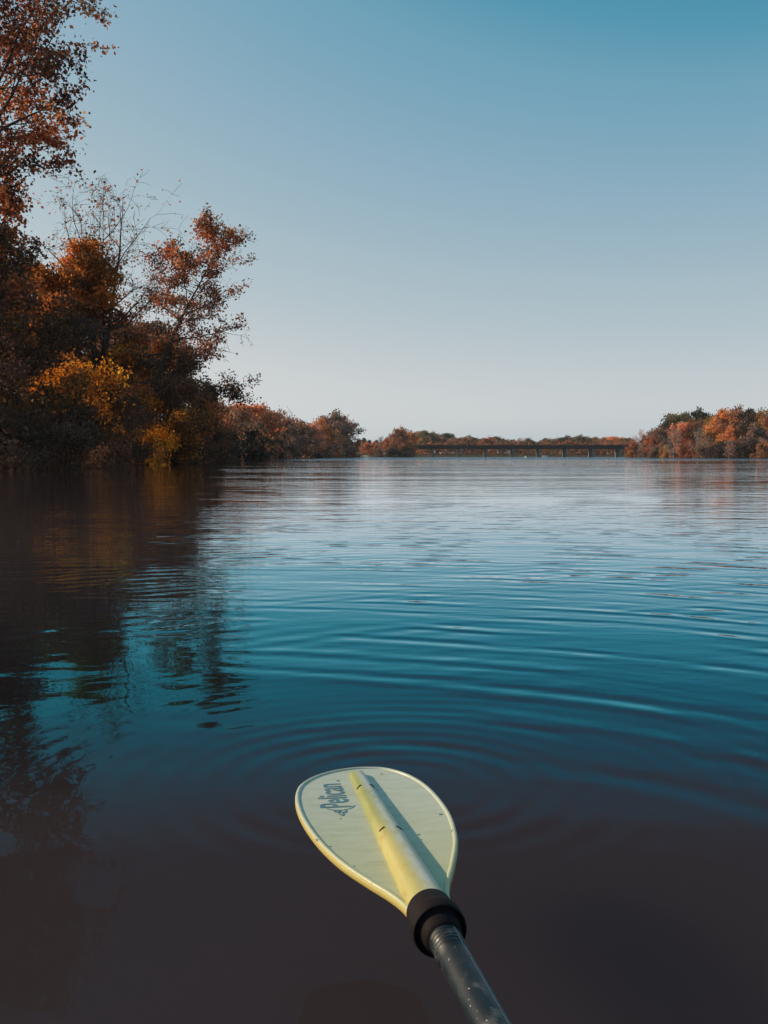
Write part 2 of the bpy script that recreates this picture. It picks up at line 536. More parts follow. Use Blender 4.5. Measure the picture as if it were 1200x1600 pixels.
def oak_bound(p, slack):
    # the crown of the corner oak ends along the outline seen in the photograph (metres right of its trunk by height)
    lim = np.interp(p[2], [6, 9.5, 11.5, 13.0, 14.0, 15.2, 17, 21, 24, 27], [2.4, 2.4, 2.4, 2.8, 3.6, 4.9, 5.6, 6.0, 6.2, 6.2])
    return p[0] + .41 * p[1] < lim + slack if p[1] > 0 else p[0] < lim + slack

def near_tree(name, label, px, d, H, spread, pal, seed, n_leaves=30000, leaf=.17, cat='tree', group=None, bark=None, sigma=.28, bare=.08, top=None, trunk_r=None, sink=.15, X=None, **kw):
    rng = np.random.default_rng(seed)
    x = x_at(px, d) if X is None else X
    root = empty(name, (x, d, gz(x, d) - sink))
    tag(root, label, cat, group)
    tubes, tw = grow(rng, H, spread, trunk_r or H * .017, **kw)
    obj('trunk', tubes_mesh('trunk', tubes, bark or M_BARK), root)
    if n_leaves:
        obj('crown', foliage('crown', rng, tw, n_leaves, leaf, sigma, PAL[pal], bare, PAL[top] if top else None), root)
    return root

GL = 'trees of the near left bank'
# --- big trees of the near left bank
near_tree('oak_tree', 'tallest tree with red-orange leaves running out of the top left corner', -58, 46, 25.5, 6.9, 'rust', 11, 62000, .19, group=GL,
          crown_base=.34, n_limbs=44, subs=8, twigs=4, top='rust', sigma=.22, bare=.05, up=(-5, 60), bound=oak_bound, sub_len=(.32, .60))
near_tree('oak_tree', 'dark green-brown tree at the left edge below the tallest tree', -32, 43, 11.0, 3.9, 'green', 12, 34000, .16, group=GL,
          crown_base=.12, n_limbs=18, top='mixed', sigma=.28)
near_tree('maple_tree', 'bushy tree with a bright orange top in front of the bare-branched tree', 120, 59, 13.0, 3.6, 'mixed', 13, 46000, .18, group=GL,
          crown_base=.10, n_limbs=24, top='orange', sigma=.30, bare=.02)
near_tree('bare_tree', 'tree with bare grey leafless top branches above the orange bushy tree', 166, 61, 17.4, 4.4, 'rust', 17, 600, .17, group=GL,
          crown_base=.48, n_limbs=30, subs=6, twigs=5, up=(25, 65), leaders=5, sigma=.25, bare=.5, trunk_r=.26)
near_tree('leaning_tree', 'tree leaning right over the water with dark rust leaves', 205, 72, 17.6, 4.0, 'brown', 21, 27000, .185, group=GL,
          crown_base=.26, n_limbs=30, subs=8, lean=(6.4, -1.5), up=(-15, 45), sigma=.20, bare=.36, sub_len=(.35, .65), top='rust', trunk_r=.27)
near_tree('dark_tree', 'dense dark tree with rust tinge under the leaning tree', 268, 76, 10.2, 3.5, 'mixed', 22, 32000, .18, group=GL,
          crown_base=.10, n_limbs=18, sigma=.32, top='brown')
near_tree('yellow_maple', 'small tree with the golden yellow patch midway up the left bank', 116, 49, 6.6, 1.9, 'yellow', 23, 5200, .15, group=GL,
          crown_base=.74, n_limbs=12, sigma=.24, up=(-15, 20), trunk_r=.09, bare=.2)
near_tree('yellow_maple', 'low golden yellow tree hanging just above the left waterline', 224, 64, 3.3, 2.4, 'yellow', 24, 6000, .15, group=GL,
          crown_base=.25, n_limbs=12, sigma=.24, up=(-25, 30), trunk_r=.08, bare=.35)
near_tree('orange_maple', 'orange-brown tree between the low golden tree and the dark cedar', 262, 70, 6.4, 2.9, 'orange', 25, 16000, .17, group=GL,
          crown_base=.15, n_limbs=14, sigma=.30, top='brown', trunk_r=.12, bare=.1)
near_tree('cedar_tree', 'dark evergreen cedar at the right end of the near left bank', 326, 92, 7.9, 1.9, 'green', 26, 14000, .17, group=GL,
          crown_base=.08, n_limbs=24, subs=5, twigs=4, shape='cone', up=(5, 50), sigma=.26, trunk_r=.14)
near_tree('brown_shrub', 'brown leafy shrub at the foot of the dark cedar', 330, 98, 5.4, 2.6, 'brown', 27, 12000, .18, 'shrub', group=GL,
          crown_base=.08, n_limbs=14, sigma=.32, trunk_r=.08)
near_tree('olive_shrub', 'olive shrub on the bank below the dark tree at the left edge', 34, 45, 6.4, 3.0, 'olive', 28, 20000, .15, 'shrub', group=GL,
          crown_base=.08, n_limbs=14, sigma=.30, trunk_r=.09)
near_tree('dark_shrub', 'dark shrub below the golden yellow patch', 105, 46.5, 4.2, 2.6, 'green', 29, 17000, .15, 'shrub', group=GL,
          crown_base=.05, n_limbs=13, sigma=.30, trunk_r=.08)
near_tree('dark_shrub', 'dark shrub left of the low golden tree at the waterline', 168, 58, 4.8, 2.8, 'green', 30, 17000, .16, 'shrub', group=GL,
          crown_base=.05, n_limbs=13, sigma=.30, trunk_r=.08, top='mixed')
near_tree('dark_shrub', 'dark shrub right of the low golden tree at the waterline', 285, 72, 3.4, 2.6, 'green', 31, 13000, .16, 'shrub', group=GL,
          crown_base=.05, n_limbs=13, sigma=.30, trunk_r=.08, top='brown')
near_tree('dark_shrub', 'dark shrub at the waterline in the bottom left of the bank', 25, 42, 3.6, 2.6, 'green', 32, 16000, .14, 'shrub', group=GL,
          crown_base=.05, n_limbs=13, sigma=.28, trunk_r=.07)
# the wood behind them
near_tree('wood_tree', 'dark tree in the wood seen behind the orange bushy tree', 70, 72, 12.5, 4.6, 'mixed', 33, 26000, .24, group=GL, crown_base=.08, n_limbs=18, sigma=.4)
near_tree('wood_tree', 'dark tree in the wood seen behind the golden yellow patch', 165, 86, 13.0, 4.8, 'mixed', 34, 24000, .26, group=GL, crown_base=.06, n_limbs=18, sigma=.42)
near_tree('wood_tree', 'dark tree in the wood behind the leaning tree', 232, 96, 12.5, 4.4, 'brown', 35, 22000, .27, group=GL, crown_base=.06, n_limbs=18, sigma=.42)
near_tree('wood_tree', 'dark tree in the wood behind the tallest tree at the left edge', 0, 62, 12.0, 4.8, 'green', 36, 26000, .22, group=GL, crown_base=.08, n_limbs=18, sigma=.4)

# --- prototypes for the farther shores
def proto(seed, kind):
    rng = np.random.default_rng(seed)
    grey = [(1.0, 1.0, 1.0), (.72, .74, .78), (1.3, 1.12, .9), (.55, .62, .66)]
    if kind == 'pine':
        tubes, tw = grow(rng, 10, 2.6, .17, crown_base=.22, n_limbs=26, subs=4, twigs=3, shape='cone', up=(0, 45))
        fol = foliage('crown', rng, tw, 5200, .42, .34, grey)
    elif kind == 'airy':
        tubes, tw = grow(rng, 10, 3.2, .16, crown_base=.35, n_limbs=14, subs=5, twigs=4, up=(10, 60))
        fol = foliage('crown', rng, tw, 3000, .36, .26, grey, bare=.25)
    elif kind == 'bare':
        tubes, tw = grow(rng, 10, 3.4, .20, crown_base=.25, n_limbs=16, subs=6, twigs=6, up=(35, 75), leaders=3)
        fol = foliage('crown', rng, tw, 900, .30, .3, grey, bare=.3)
    elif kind == 'shrub':
        tubes, tw = grow(rng, 10, 6.0, .14, crown_base=.06, n_limbs=15, subs=5, twigs=4, up=(0, 70), leaders=2)
        fol = foliage('crown', rng, tw, 4500, .75, .75, grey)
    else:
        tubes, tw = grow(rng, 10, 3.9, .19, crown_base=.16 + .08 * rng.uniform(), n_limbs=17, subs=5, twigs=4, up=(5, 65))
        fol = foliage('crown', rng, tw, 6500, .42, .42, grey, bare=.06)
    return kind, tubes_mesh('trunk', tubes, M_PALEBARK if kind == 'bare' else M_BARK), fol

PROTO = {}
for kind, cnt in (('round', 5), ('airy', 2), ('pine', 2), ('bare', 2), ('shrub', 3)):
    PROTO[kind] = [proto(100 + 17 * k + len(kind) * 7, kind) for k in range(cnt)]
TINT = {'rust': (.50, .23, .14), 'orange': (.74, .31, .13), 'red': (.62, .23, .14), 'pink': (.78, .36, .22), 'green': (0.116, 0.112, 0.083),  # sunlight and haze partly painted in: orange, red, pink raised, others muted
        'olive': (0.280, 0.206, 0.124), 'gold': (.58, .32, .12), 'brown': (0.364, 0.233, 0.184), 'grey': (0.341, 0.275, 0.250), 'dark': (0.122, 0.094, 0.080)}
rnd = random.Random(5)

def far_tree(name, kind, label, px, d, ytop, tint, group, wide=1.0, cat='tree', pick=None):
    k, tme, cme = PROTO[kind][rnd.randrange(len(PROTO[kind])) if pick is None else pick]
    x = x_at(px, d)
    z = gz(x, d) - .2
    Ht = h_at(ytop, d) - z
    root = empty(name, (x, d, z), rnd.uniform(0, 6.28))
    s = Ht / 10.2
    root.scale = (s * wide, s * wide, s)
    tag(root, label, cat, group)
    obj('trunk', tme, root)
    c = obj('crown', cme, root)
    t = TINT[tint]
    j = rnd.uniform(.88, 1.14)
    c.color = (t[0] * j, t[1] * j * rnd.uniform(.93, 1.07), t[2] * j, 1)
    return root

ORD = ['first', 'second', 'third', 'fourth', 'fifth', 'sixth', 'seventh', 'eighth', 'ninth', 'tenth', 'eleventh', 'twelfth', 'thirteenth', 'fourteenth',
       'fifteenth', 'sixteenth', 'seventeenth', 'eighteenth', 'nineteenth', 'twentieth', 'twenty-first', 'twenty-second', 'twenty-third', 'twenty-fourth',
       'twenty-fifth', 'twenty-sixth', 'twenty-seventh', 'twenty-eighth', 'twenty-ninth', 'thirtieth', 'thirty-first', 'thirty-second']
WORD = {'rust': 'rust-brown', 'orange': 'orange', 'red': 'red', 'pink': 'salmon-orange', 'green': 'dark green', 'olive': 'olive', 'gold': 'golden', 'brown': 'brown',
        'grey': 'greyish', 'dark': 'dark'}
KW = {'round': 'rounded tree', 'airy': 'sparse tree', 'pine': 'pine', 'bare': 'leafless tree', 'shrub': 'shrub'}
NM = {'round': 'autumn_tree', 'airy': 'sparse_tree', 'pine': 'pine_tree', 'bare': 'leafless_tree', 'shrub': 'shore_shrub'}

def row(entries, where, group):
    entries = sorted(entries, key=lambda e: e[1])
    tot = {}
    for e in entries: tot[(e[0], e[4])] = tot.get((e[0], e[4]), 0) + 1
    cnt = {}
    for kind, px, d, y, tint, wide in entries:
        key = (kind, tint)
        cnt[key] = cnt.get(key, 0) + 1
        lab = f'{WORD[tint]} {KW[kind]} {where}' if tot[key] == 1 else f'{WORD[tint]} {KW[kind]} {where}, {ORD[cnt[key] - 1]} of its kind from the left'
        far_tree(NM[kind], kind, lab, px, d, y, tint, group, wide, 'shrub' if kind == 'shrub' else 'tree')

row([('round', 346, 126, 626, 'pink', .85), ('round', 366, 142, 634, 'rust', .9), ('round', 384, 156, 630, 'orange', .95), ('round', 402, 170, 634, 'red', .95),
     ('round', 419, 185, 633, 'rust', .9), ('bare', 434, 190, 634, 'grey', .8), ('round', 446, 208, 652, 'brown', 1.0), ('round', 463, 222, 652, 'rust', 1.0),
     ('bare', 476, 236, 655, 'grey', .9), ('round', 490, 262, 657, 'pink', .8), ('round', 505, 290, 652, 'orange', .8), ('round', 520, 315, 640, 'brown', .95),
     ('round', 534, 330, 650, 'rust', .8), ('airy', 548, 352, 655, 'green', .9), ('round', 358, 190, 640, 'brown', 1.1), ('round', 440, 260, 650, 'dark', 1.1),
     ('round', 480, 320, 660, 'dark', 1.1), ('round', 512, 350, 655, 'dark', 1.1),
     ('shrub', 352, 112, 668, 'dark', .9), ('shrub', 376, 134, 664, 'green', .8), ('shrub', 408, 160, 684, 'rust', .8), ('shrub', 428, 180, 680, 'dark', .8),
     ('shrub', 452, 204, 682, 'brown', .9), ('shrub', 474, 230, 686, 'dark', .9), ('shrub', 494, 262, 688, 'brown', .9), ('shrub', 512, 294, 690, 'dark', 1.0),
     ('shrub', 530, 326, 688, 'brown', .9), ('shrub', 546, 362, 692, 'dark', 1.0)],
    'on the left point', 'trees of the left point')
row([('round', 573, 430, 690, 'orange', .8), ('round', 585, 430, 690, 'pink', .9), ('bare', 594, 430, 680, 'grey', .9), ('round', 604, 428, 685, 'red', .9),
     ('round', 614, 426, 684, 'gold', .8), ('round', 626, 424, 666, 'rust', 1.0), ('round', 640, 430, 672, 'orange', .8), ('round', 612, 450, 678, 'brown', 1.0),
     ('shrub', 592, 422, 701, 'brown', .9), ('shrub', 610, 420, 700, 'dark', .9), ('shrub', 629, 420, 697, 'dark', .9), ('shrub', 643, 424, 699, 'brown', .8)],
    'on the headland beside the bridge', 'trees of the headland')
far = []
tops = [(560, 687, 'green', 'pine'), (569, 685, 'green', 'pine'), (578, 688, 'green', 'pine'), (588, 688, 'green', 'pine'), (650, 674, 'orange', 'round'), (661, 673, 'olive', 'round'),
        (672, 677, 'brown', 'round'), (683, 679, 'orange', 'round'), (697, 677, 'green', 'round'), (711, 684, 'brown', 'round'), (725, 683, 'rust', 'round'), (737, 680, 'olive', 'round'),
        (750, 685, 'grey', 'round'), (763, 682, 'red', 'round'), (775, 681, 'green', 'airy'), (786, 684, 'olive', 'airy'), (799, 687, 'brown', 'round'), (812, 688, 'rust', 'round'),
        (827, 684, 'green', 'round'), (840, 689, 'brown', 'round'), (853, 685, 'olive', 'round'), (870, 684, 'brown', 'round'), (884, 680, 'green', 'round'), (903, 679, 'olive', 'round'),
        (917, 682, 'brown', 'round'), (930, 683, 'rust', 'round'), (944, 684, 'rust', 'round'), (957, 682, 'orange', 'round'), (971, 684, 'olive', 'round'), (983, 684, 'brown', 'round')]
for i, (px, y, t, k) in enumerate(tops):
    far.append((k, px, 540 + (i * 37 % 30), y, t, 1.5 if k != 'pine' else 1.2))
row(far, 'behind the bridge', 'trees behind the bridge')
row([('round', 988, 334, 686, 'red', .7), ('shrub', 984, 331, 703, 'orange', .7), ('bare', 1000, 330, 668, 'pink', .8), ('round', 1012, 326, 675, 'brown', .9), ('round', 1023, 318, 668, 'red', .8), ('round', 1036, 316, 664, 'brown', 1.0),
     ('round', 1050, 320, 647, 'green', 1.1), ('round', 1062, 318, 646, 'olive', 1.0), ('airy', 1085, 300, 636, 'green', 1.0), ('round', 1104, 300, 646, 'green', .9),
     ('round', 1064, 290, 660, 'pink', .7), ('round', 1080, 290, 655, 'rust', .8), ('bare', 1052, 285, 667, 'grey', 1.0), ('bare', 1096, 272, 664, 'grey', 1.0),
     ('round', 1112, 282, 650, 'gold', .9), ('round', 1131, 278, 640, 'orange', .95), ('round', 1151, 274, 634, 'rust', 1.0), ('round', 1140, 268, 662, 'orange', .7),
     ('round', 1172, 270, 640, 'dark', 1.0), ('round', 1192, 266, 640, 'gold', .9), ('round', 1212, 262, 642, 'rust', 1.0), ('round', 1182, 258, 660, 'brown', .9),
     ('shrub', 1004, 322, 700, 'brown', .9), ('shrub', 1022, 312, 698, 'brown', .9), ('shrub', 1040, 300, 696, 'gold', .6), ('shrub', 1058, 292, 697, 'brown', .9), ('shrub', 1076, 284, 692, 'red', .8),
     ('shrub', 1100, 270, 695, 'brown', .9), ('shrub', 1124, 264, 690, 'dark', .9), ('shrub', 1150, 258, 690, 'brown', .9), ('shrub', 1172, 254, 687, 'dark', .9), ('shrub', 1196, 250, 690, 'rust', .9)],
    'on the right bank', 'trees of the right bank')

# --- masses nobody could count: the woods behind, the undergrowth, the reeds
def mass(name, label, n, fn, size, palette, seed):
    rng = np.random.default_rng(seed)
    C = fn(rng, n)
    pal = np.array(palette)
    k = np.floor((np.sin(C[:, 0] * .31) + np.sin(C[:, 1] * .23 + C[:, 0] * .11) + 2) / 4 * len(pal) + rng.uniform(-.7, .7, len(C))).astype(int) % len(pal)
    V, F, c = leaf_quads(rng, C, size, pal[k] * rng.uniform(.6, 1.3, (len(C), 1)))
    o = obj(name, mesh_np(name, V, F, False, colors=c, mats=[M_LEAF]))
    return tag(o, label, kind='stuff')

def far_fn(rng, n):
    x = rng.uniform(-60, 190, n); y = rng.uniform(520, 620, n)
    top = 7.2 + 1.0 * np.sin(x * .21) + .9 * np.sin(x * .53 + 1) + .8 * np.sin(y * .3)
    return np.stack([x, y, .5 + top * rng.uniform(0, 1, n) ** .7], -1)
mass('far_woodland', 'hazy autumn woodland filling the far shore', 40000, far_fn, .9, [PAL['brown'][0], PAL['rust'][0], PAL['olive'][0], PAL['brown'][1]], 61)

def right_fn(rng, n):
    y = rng.uniform(250, 345, n); x = 102 + (345 - y) * .05 + rng.uniform(0, 50, n) + np.maximum(0, (300 - y)) * .10
    top = 6.5 + 1.6 * np.sin(x * .3 + y * .2)
    return np.stack([x, y, .8 + top * rng.uniform(0, 1, n)], -1)
mass('right_woodland', 'brown woodland behind the front trees of the right bank', 16000, right_fn, .7, [PAL['brown'][1], PAL['rust'][1], PAL['olive'][1], PAL['brown'][3]], 62)

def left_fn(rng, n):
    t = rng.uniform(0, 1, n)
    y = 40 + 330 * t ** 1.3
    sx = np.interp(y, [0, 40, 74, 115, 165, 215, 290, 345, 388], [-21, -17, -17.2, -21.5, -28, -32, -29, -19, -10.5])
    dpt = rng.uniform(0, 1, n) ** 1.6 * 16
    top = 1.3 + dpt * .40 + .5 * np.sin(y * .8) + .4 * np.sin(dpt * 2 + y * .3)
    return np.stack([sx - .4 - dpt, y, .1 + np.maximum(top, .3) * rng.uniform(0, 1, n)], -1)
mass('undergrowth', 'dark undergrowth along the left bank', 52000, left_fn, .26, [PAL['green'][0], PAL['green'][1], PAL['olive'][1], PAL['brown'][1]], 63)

rng = np.random.default_rng(77)
V, F = [], []
cnt = 900
yy = rng.uniform(41, 84, cnt)
sx = np.interp(yy, [40, 74, 115], [-17, -17.2, -21.5]) + rng.normal(.2, .35, cnt)
for i in range(cnt):
    hgt = rng.uniform(.4, 1.1); a = rng.uniform(0, 6.28); ln = rng.normal(0, .16, 2)
    b = np.array([sx[i], yy[i], -.15]); w = np.array([math.cos(a), math.sin(a), 0]) * .012
    tpt = b + np.array([ln[0], ln[1], hgt + .15])
    V += [b - w, b + w, tpt + w * .4, tpt - w * .4]
    F.append((4 * i, 4 * i + 1, 4 * i + 2, 4 * i + 3))
reeds = obj('reeds', mesh_np('reeds', V, F, False, mats=[mat_plain('dry_reed', (.15, .11, .07), .8, .2)]))
tag(reeds, 'dry pale reeds along the left waterline', kind='stuff')

# ------------------------------------------------------------------ bridge
def box(bm, x0, x1, y0, y1, z0, z1):
    v = [bm.verts.new(p) for p in ((x0, y0, z0), (x1, y0, z0), (x1, y1, z0), (x0, y1, z0), (x0, y0, z1), (x1, y0, z1), (x1, y1, z1), (x0, y1, z1))]
    for f in ((0, 3, 2, 1), (4, 5, 6, 7), (0, 1, 5, 4), (1, 2, 6, 5), (2, 3, 7, 6), (3, 0, 4, 7)):
        bm.faces.new([v[i] for i in f])

BD = 455.0
BX0, BX1 = x_at(636, BD), x_at(1030, BD)
br = empty('road_bridge', ((BX0 + BX1) / 2, BD, 0))
tag(br, 'long low dark road bridge on concrete piers across the lake', 'bridge')
cx = (BX0 + BX1) / 2
z_top, z_bot = h_at(696.8, BD), h_at(701.6, BD)
def bpart(name, mat, *boxes):
    bm = bmesh.new()
    for b_ in boxes: box(bm, b_[0] - cx, b_[1] - cx, b_[2], b_[3], b_[4], b_[5])
    return bm_obj(name, bm, mat, br, False)
bpart('deck', M_STEEL, (BX0, BX1, -.6, 9.6, z_top - .55, z_top - .25))
for yy_ in (0.0, 3.0, 6.0, 9.0):
    bpart('girder', M_STEEL, (BX0, BX1, yy_ - .18, yy_ + .18, z_bot, z_top - .553))
for yy_ in (-.5, 9.25):
    par = bpart('parapet', M_STEEL, (BX0, BX1, yy_, yy_ + .25, z_top - .247, z_top + .30))
    bpart('rail', M_STEEL, (BX0, BX1, yy_ + .06, yy_ + .18, z_top + .42, z_top + .50))
for px in (676.5, 718.5, 760.5, 802, 843.5, 885, 926.5, 969):
    x = x_at(px, BD)
    cp = bpart('pier', M_CONC, (x - .6, x + .6, -.5, 9.5, z_bot - .497, z_bot - .003))
    for y0_, y1_ in ((-.3, 1.0), (3.9, 5.1), (8.0, 9.3)):
        c_ = bpart('column', M_CONC, (x - .42, x + .42, y0_, y1_, -1.2, z_bot - .50)); c_.parent = cp
bpart('abutment', M_CONC, (BX0 - 2.5, BX0 - .01, -.8, 9.8, -.5, z_top - .3))
bpart('abutment', M_CONC, (BX1 + .01, BX1 + 2.5, -.8, 9.8, -.5, z_top - .3))

# ------------------------------------------------------------------ small things on the water
def boat(px, d, label, length):
    x = x_at(px, d)
    root = empty('motor_boat', (x, d, 0), R(8))
    tag(root, label, 'boat')
    wht = mat_plain('boat_white', (.78, .78, .76), .35)
    bm = bmesh.new()
    L, W, Hh = length, length * .36, length * .22
    rows = []
    for t in np.linspace(0, 1, 9):
        w = W / 2 * (1 - max(0, (t - .55) / .45) ** 2 * .96)
        xx = (t - .5) * L
        sheer = Hh * (1 + .25 * t)
        rows.append([bm.verts.new(p) for p in ((xx, -w, sheer), (xx, -w * .75, -.12), (xx, 0, -.25 + .2 * t ** 4), (xx, w * .75, -.12), (xx, w, sheer), (xx, w * .85, sheer - .02), (xx, 0, sheer * .55), (xx, -w * .85, sheer - .02))])
    for a, b_ in zip(rows, rows[1:]):
        for i in range(8): bm.faces.new((a[i], a[(i + 1) % 8], b_[(i + 1) % 8], b_[i]))
    bm.faces.new(rows[0]); bm.faces.new(rows[-1][::-1])
    bm_obj('hull', bm, wht, root)
    bm = bmesh.new()
    box(bm, -.05 * L, .02 * L, -W * .3, W * .3, Hh * .6, Hh * 1.9)
    bm_obj('windscreen', bm, mat_plain('boat_glass', (.12, .14, .15), .1, .6), root, False)
    bm = bmesh.new()
    box(bm, -.56 * L, -.49 * L, -.12, .12, -.1, Hh * 1.5)
    bm_obj('outboard_motor', bm, mat_plain('boat_motor', (.05, .05, .05), .4), root, False)
boat(851, 425, 'tiny white motor boat on the water under the bridge', 2.4)

def buoy(px, d):
    root = empty('buoy', (x_at(px, d), d, 0))
    tag(root, 'tiny white buoy on the water left of the small boat', 'buoy')
    def lathe(prof, mat, nm):
        bm = bmesh.new(); rings = []
        for r_, z_ in prof: rings.append([bm.verts.new((r_ * math.cos(a), r_ * math.sin(a), z_)) for a in np.linspace(0, 2 * math.pi, 14, endpoint=False)])
        for a, b_ in zip(rings, rings[1:]):
            for i in range(14): bm.faces.new((a[i], a[(i + 1) % 14], b_[(i + 1) % 14], b_[i]))
        bm.faces.new(rings[0][::-1]); bm.faces.new(rings[-1])
        bm_obj(nm, bm, mat, root)
    lathe([(.1, -.3), (.34, -.2), (.42, .0), (.38, .22), (.2, .36), (.12, .4)], mat_plain('buoy_white', (.8, .8, .78), .4), 'float')
    lathe([(.06, .38), (.06, .9), (.02, .95)], mat_plain('buoy_mast', (.6, .6, .6), .4), 'mast')
buoy(821, 430)

bm = bmesh.new()
bmesh.ops.create_icosphere(bm, subdivisions=4, radius=1)
for v in bm.verts:
    v.co.x *= 3.0; v.co.y *= 5.0; v.co.z *= .55
    v.co.z += .10 * math.sin(v.co.x * 2.1 + v.co.y)
sand = bm_obj('sandbank', bm, mat_plain('pale_sand', (.42, .34, .25), .9, .1))
sand.location = (x_at(569, 416), 416, .05)
tag(sand, 'small pale sand spit at the foot of the orange headland tree', kind='structure')

# ------------------------------------------------------------------ paddle
pad = empty('kayak_paddle', (0.0453, 0.9842, EYE - .445), R(11.07))
tag(pad, 'pale yellow-green kayak paddle with black shaft held over the water', 'paddle')
M_BLADE, M_RIM, M_SPINE, M_SHAFT = mat_blade(), mat_rim(), mat_spine(), mat_shaft()
OUT = [(-.020, -.0215), (.012, -.0265), (.040, -.036), (.071, -.050), (.123, -.071), (.186, -.087), (.257, -.0965), (.315, -.098), (.360, -.0935), (.394, -.0835),
       (.424, -.064), (.446, -.038), (.457, -.010), (.458, .016), (.447, .044), (.415, .067), (.369, .081), (.313, .0865), (.248, .086), (.194, .079),
       (.150, .069), (.091, .049), (.055, .035), (.021, .0255), (-.020, .0215)]

def catmull(P, m):
    P = np.array(P, float); res = []
    for i in range(len(P) - 1):
        p0, p1, p2, p3 = P[max(i - 1, 0)], P[i], P[i + 1], P[min(i + 2, len(P) - 1)]
        for t in np.linspace(0, 1, m, endpoint=False):
            res.append(.5 * ((2 * p1) + (-p0 + p2) * t + (2 * p0 - 5 * p1 + 4 * p2 - p3) * t * t + (-p0 + 3 * p1 - 3 * p2 + p3) * t ** 3))
    res.append(P[-1])
    return np.array(res)

o2 = catmull(OUT, 6)                      # (u, v)
tn = np.gradient(o2, axis=0); tn /= np.linalg.norm(tn, axis=1)[:, None]
nrm = np.stack([-tn[:, 1], tn[:, 0]], -1)   # outward or inward: fix below
cen = np.array([.24, 0.])
if np.mean(np.sum(nrm * (o2 - cen), 1)) < 0: nrm = -nrm
def dish(u, v):
    return -.010 * np.clip((u - .02) / .44, 0, 1) ** 1.5 * 0 + .25 * v * v
def ring_in(off):                         # the outline pulled in by off metres
    q = o2 - nrm * off
    q[:, 1] = np.where(o2[:, 1] < 0, np.minimum(q[:, 1], -.0005), np.maximum(q[:, 1], .0005))
    return q
def loft(name, rings, mat, cap=False):
    V, F = [], []
    n = len(o2)
    for q, dz in rings:
        V.append(np.stack([q[:, 1], q[:, 0], dish(q[:, 0], q[:, 1]) + dz], -1))
    for k in range(len(rings) - 1):
        i = k * n + np.arange(n - 1)
        F.append(np.stack([i, i + 1, i + n + 1, i + n], -1))
    me = mesh_np(name, np.concatenate(V), np.concatenate(F), True, mats=[mat])
    b = bmesh.new(); b.from_mesh(me); bmesh.ops.recalc_face_normals(b, faces=b.faces); b.to_mesh(me); b.free()
    return obj(name, me, pad)
# rim: a low rounded bead on the upper face; edge: the turned-down outer wall
bead = []
for a in np.linspace(math.pi, -.15 * math.pi, 8):
    bead.append((ring_in(.0030 - .0028 * math.cos(a)), .0010 + .0022 * math.sin(a)))
loft('rim', bead, M_BLADE)
loft('edge', [(ring_in(.0003), .0006), (ring_in(-.0002), -.0005), (ring_in(-.0002), -.0050), (ring_in(.0006), -.0066), (ring_in(.0018), -.0068), (ring_in(.0028), -.0058), (ring_in(.0034), -.0020)], M_RIM)
# face: thin sheet inside the rim, both sides
def face_sheet():
    q0 = ring_in(.0040)
    m = len(q0)
    V, F = [], []
    K = 14
    half = m // 2
    # strips across the blade between matching points of the two edges
    us = np.linspace(q0[:, 0].min() + .0005, q0[:, 0].max() - .0008, 90)
    tip = int(np.argmax(q0[:, 0]))
    lu, lv = q0[:tip + 1, 0], q0[:tip + 1, 1]
    ru, rv = q0[tip:, 0][::-1], q0[tip:, 1][::-1]
    us = us[0] + (us[-1] - us[0]) * np.sin(np.linspace(0, 1, 90) * math.pi / 2)
    for s_ in (0, 1):
        for u in us:
            a, b = np.interp(u, lu, lv), np.interp(u, ru, rv)
            for v in np.linspace(a, b, K):
                V.append((v, u, float(dish(u, v)) + (.0012 if s_ == 0 else -.0020)))
    for s_ in (0, 1):
        for i in range(89):
            for k in range(K - 1):
                a = s_ * 90 * K + i * K + k
                F.append((a, a + 1, a + K + 1, a + K) if s_ == 0 else (a, a + K, a + K + 1, a + 1))
    return obj('blade', mesh_np('blade', V, F, True, mats=[M_BLADE]), pad)
blade = face_sheet()
# spine: a hollow rib running out of the shaft, tapering to a rounded end
def spine_dim(u):
    t = np.clip((u + .03) / .46, 0, 1)
    w = .0215 - .0105 * t ** .9
    hh = .0205 - .0105 * t
    e = np.clip((.434 - u) / .016, 0, 1)
    k = math.sqrt(max(0.0, 1 - (1 - e) ** 2))
    return w * (.15 + .85 * k), hh * (.05 + .95 * k)
V, F = [], []
us = np.concatenate([np.linspace(-.03, .41, 46), .434 - .024 * (1 - np.sin(np.linspace(.05, 1, 12) * math.pi / 2))])
S = 19
for u in us:
    w, hh = spine_dim(u)
    for a in np.linspace(math.pi, 0, S):
        c, s_ = math.cos(a), math.sin(a)
        V.append((math.copysign(abs(c) ** .82, c) * w - .002, u, s_ ** .85 * hh + (.0 if 0 < a < math.pi else -.001)))
for i in range(len(us) - 1):
    for k in range(S - 1):
        a = i * S + k
        F.append((a, a + 1, a + S + 1, a + S))
spine = obj('spine', mesh_np('spine', V, F, True, mats=[M_SPINE]), pad)
M_SLOT = mat_plain('dark_slot', (.035, .032, .015), .8, .1)
for u, ang in ((.352, 132), (.352, 48), (.186, 125), (.186, 55)):
    w, hh = spine_dim(u)
    a = R(ang)
    bm = bmesh.new()
    bmesh.ops.create_uvsphere(bm, u_segments=12, v_segments=8, radius=1)
    for v in bm.verts: v.co = Vector((v.co.x * .0045, v.co.y * .0016, v.co.z * .0009))
    o = bm_obj('slot', bm, M_SLOT, spine)
    c = math.cos(a)
    o.location = (math.copysign(abs(c) ** .82, c) * w - .002, u, math.sin(a) ** .85 * hh)
    o.rotation_euler = (0, math.atan2(c * hh, math.sin(a) * w) , R(18 if ang > 90 else -18))

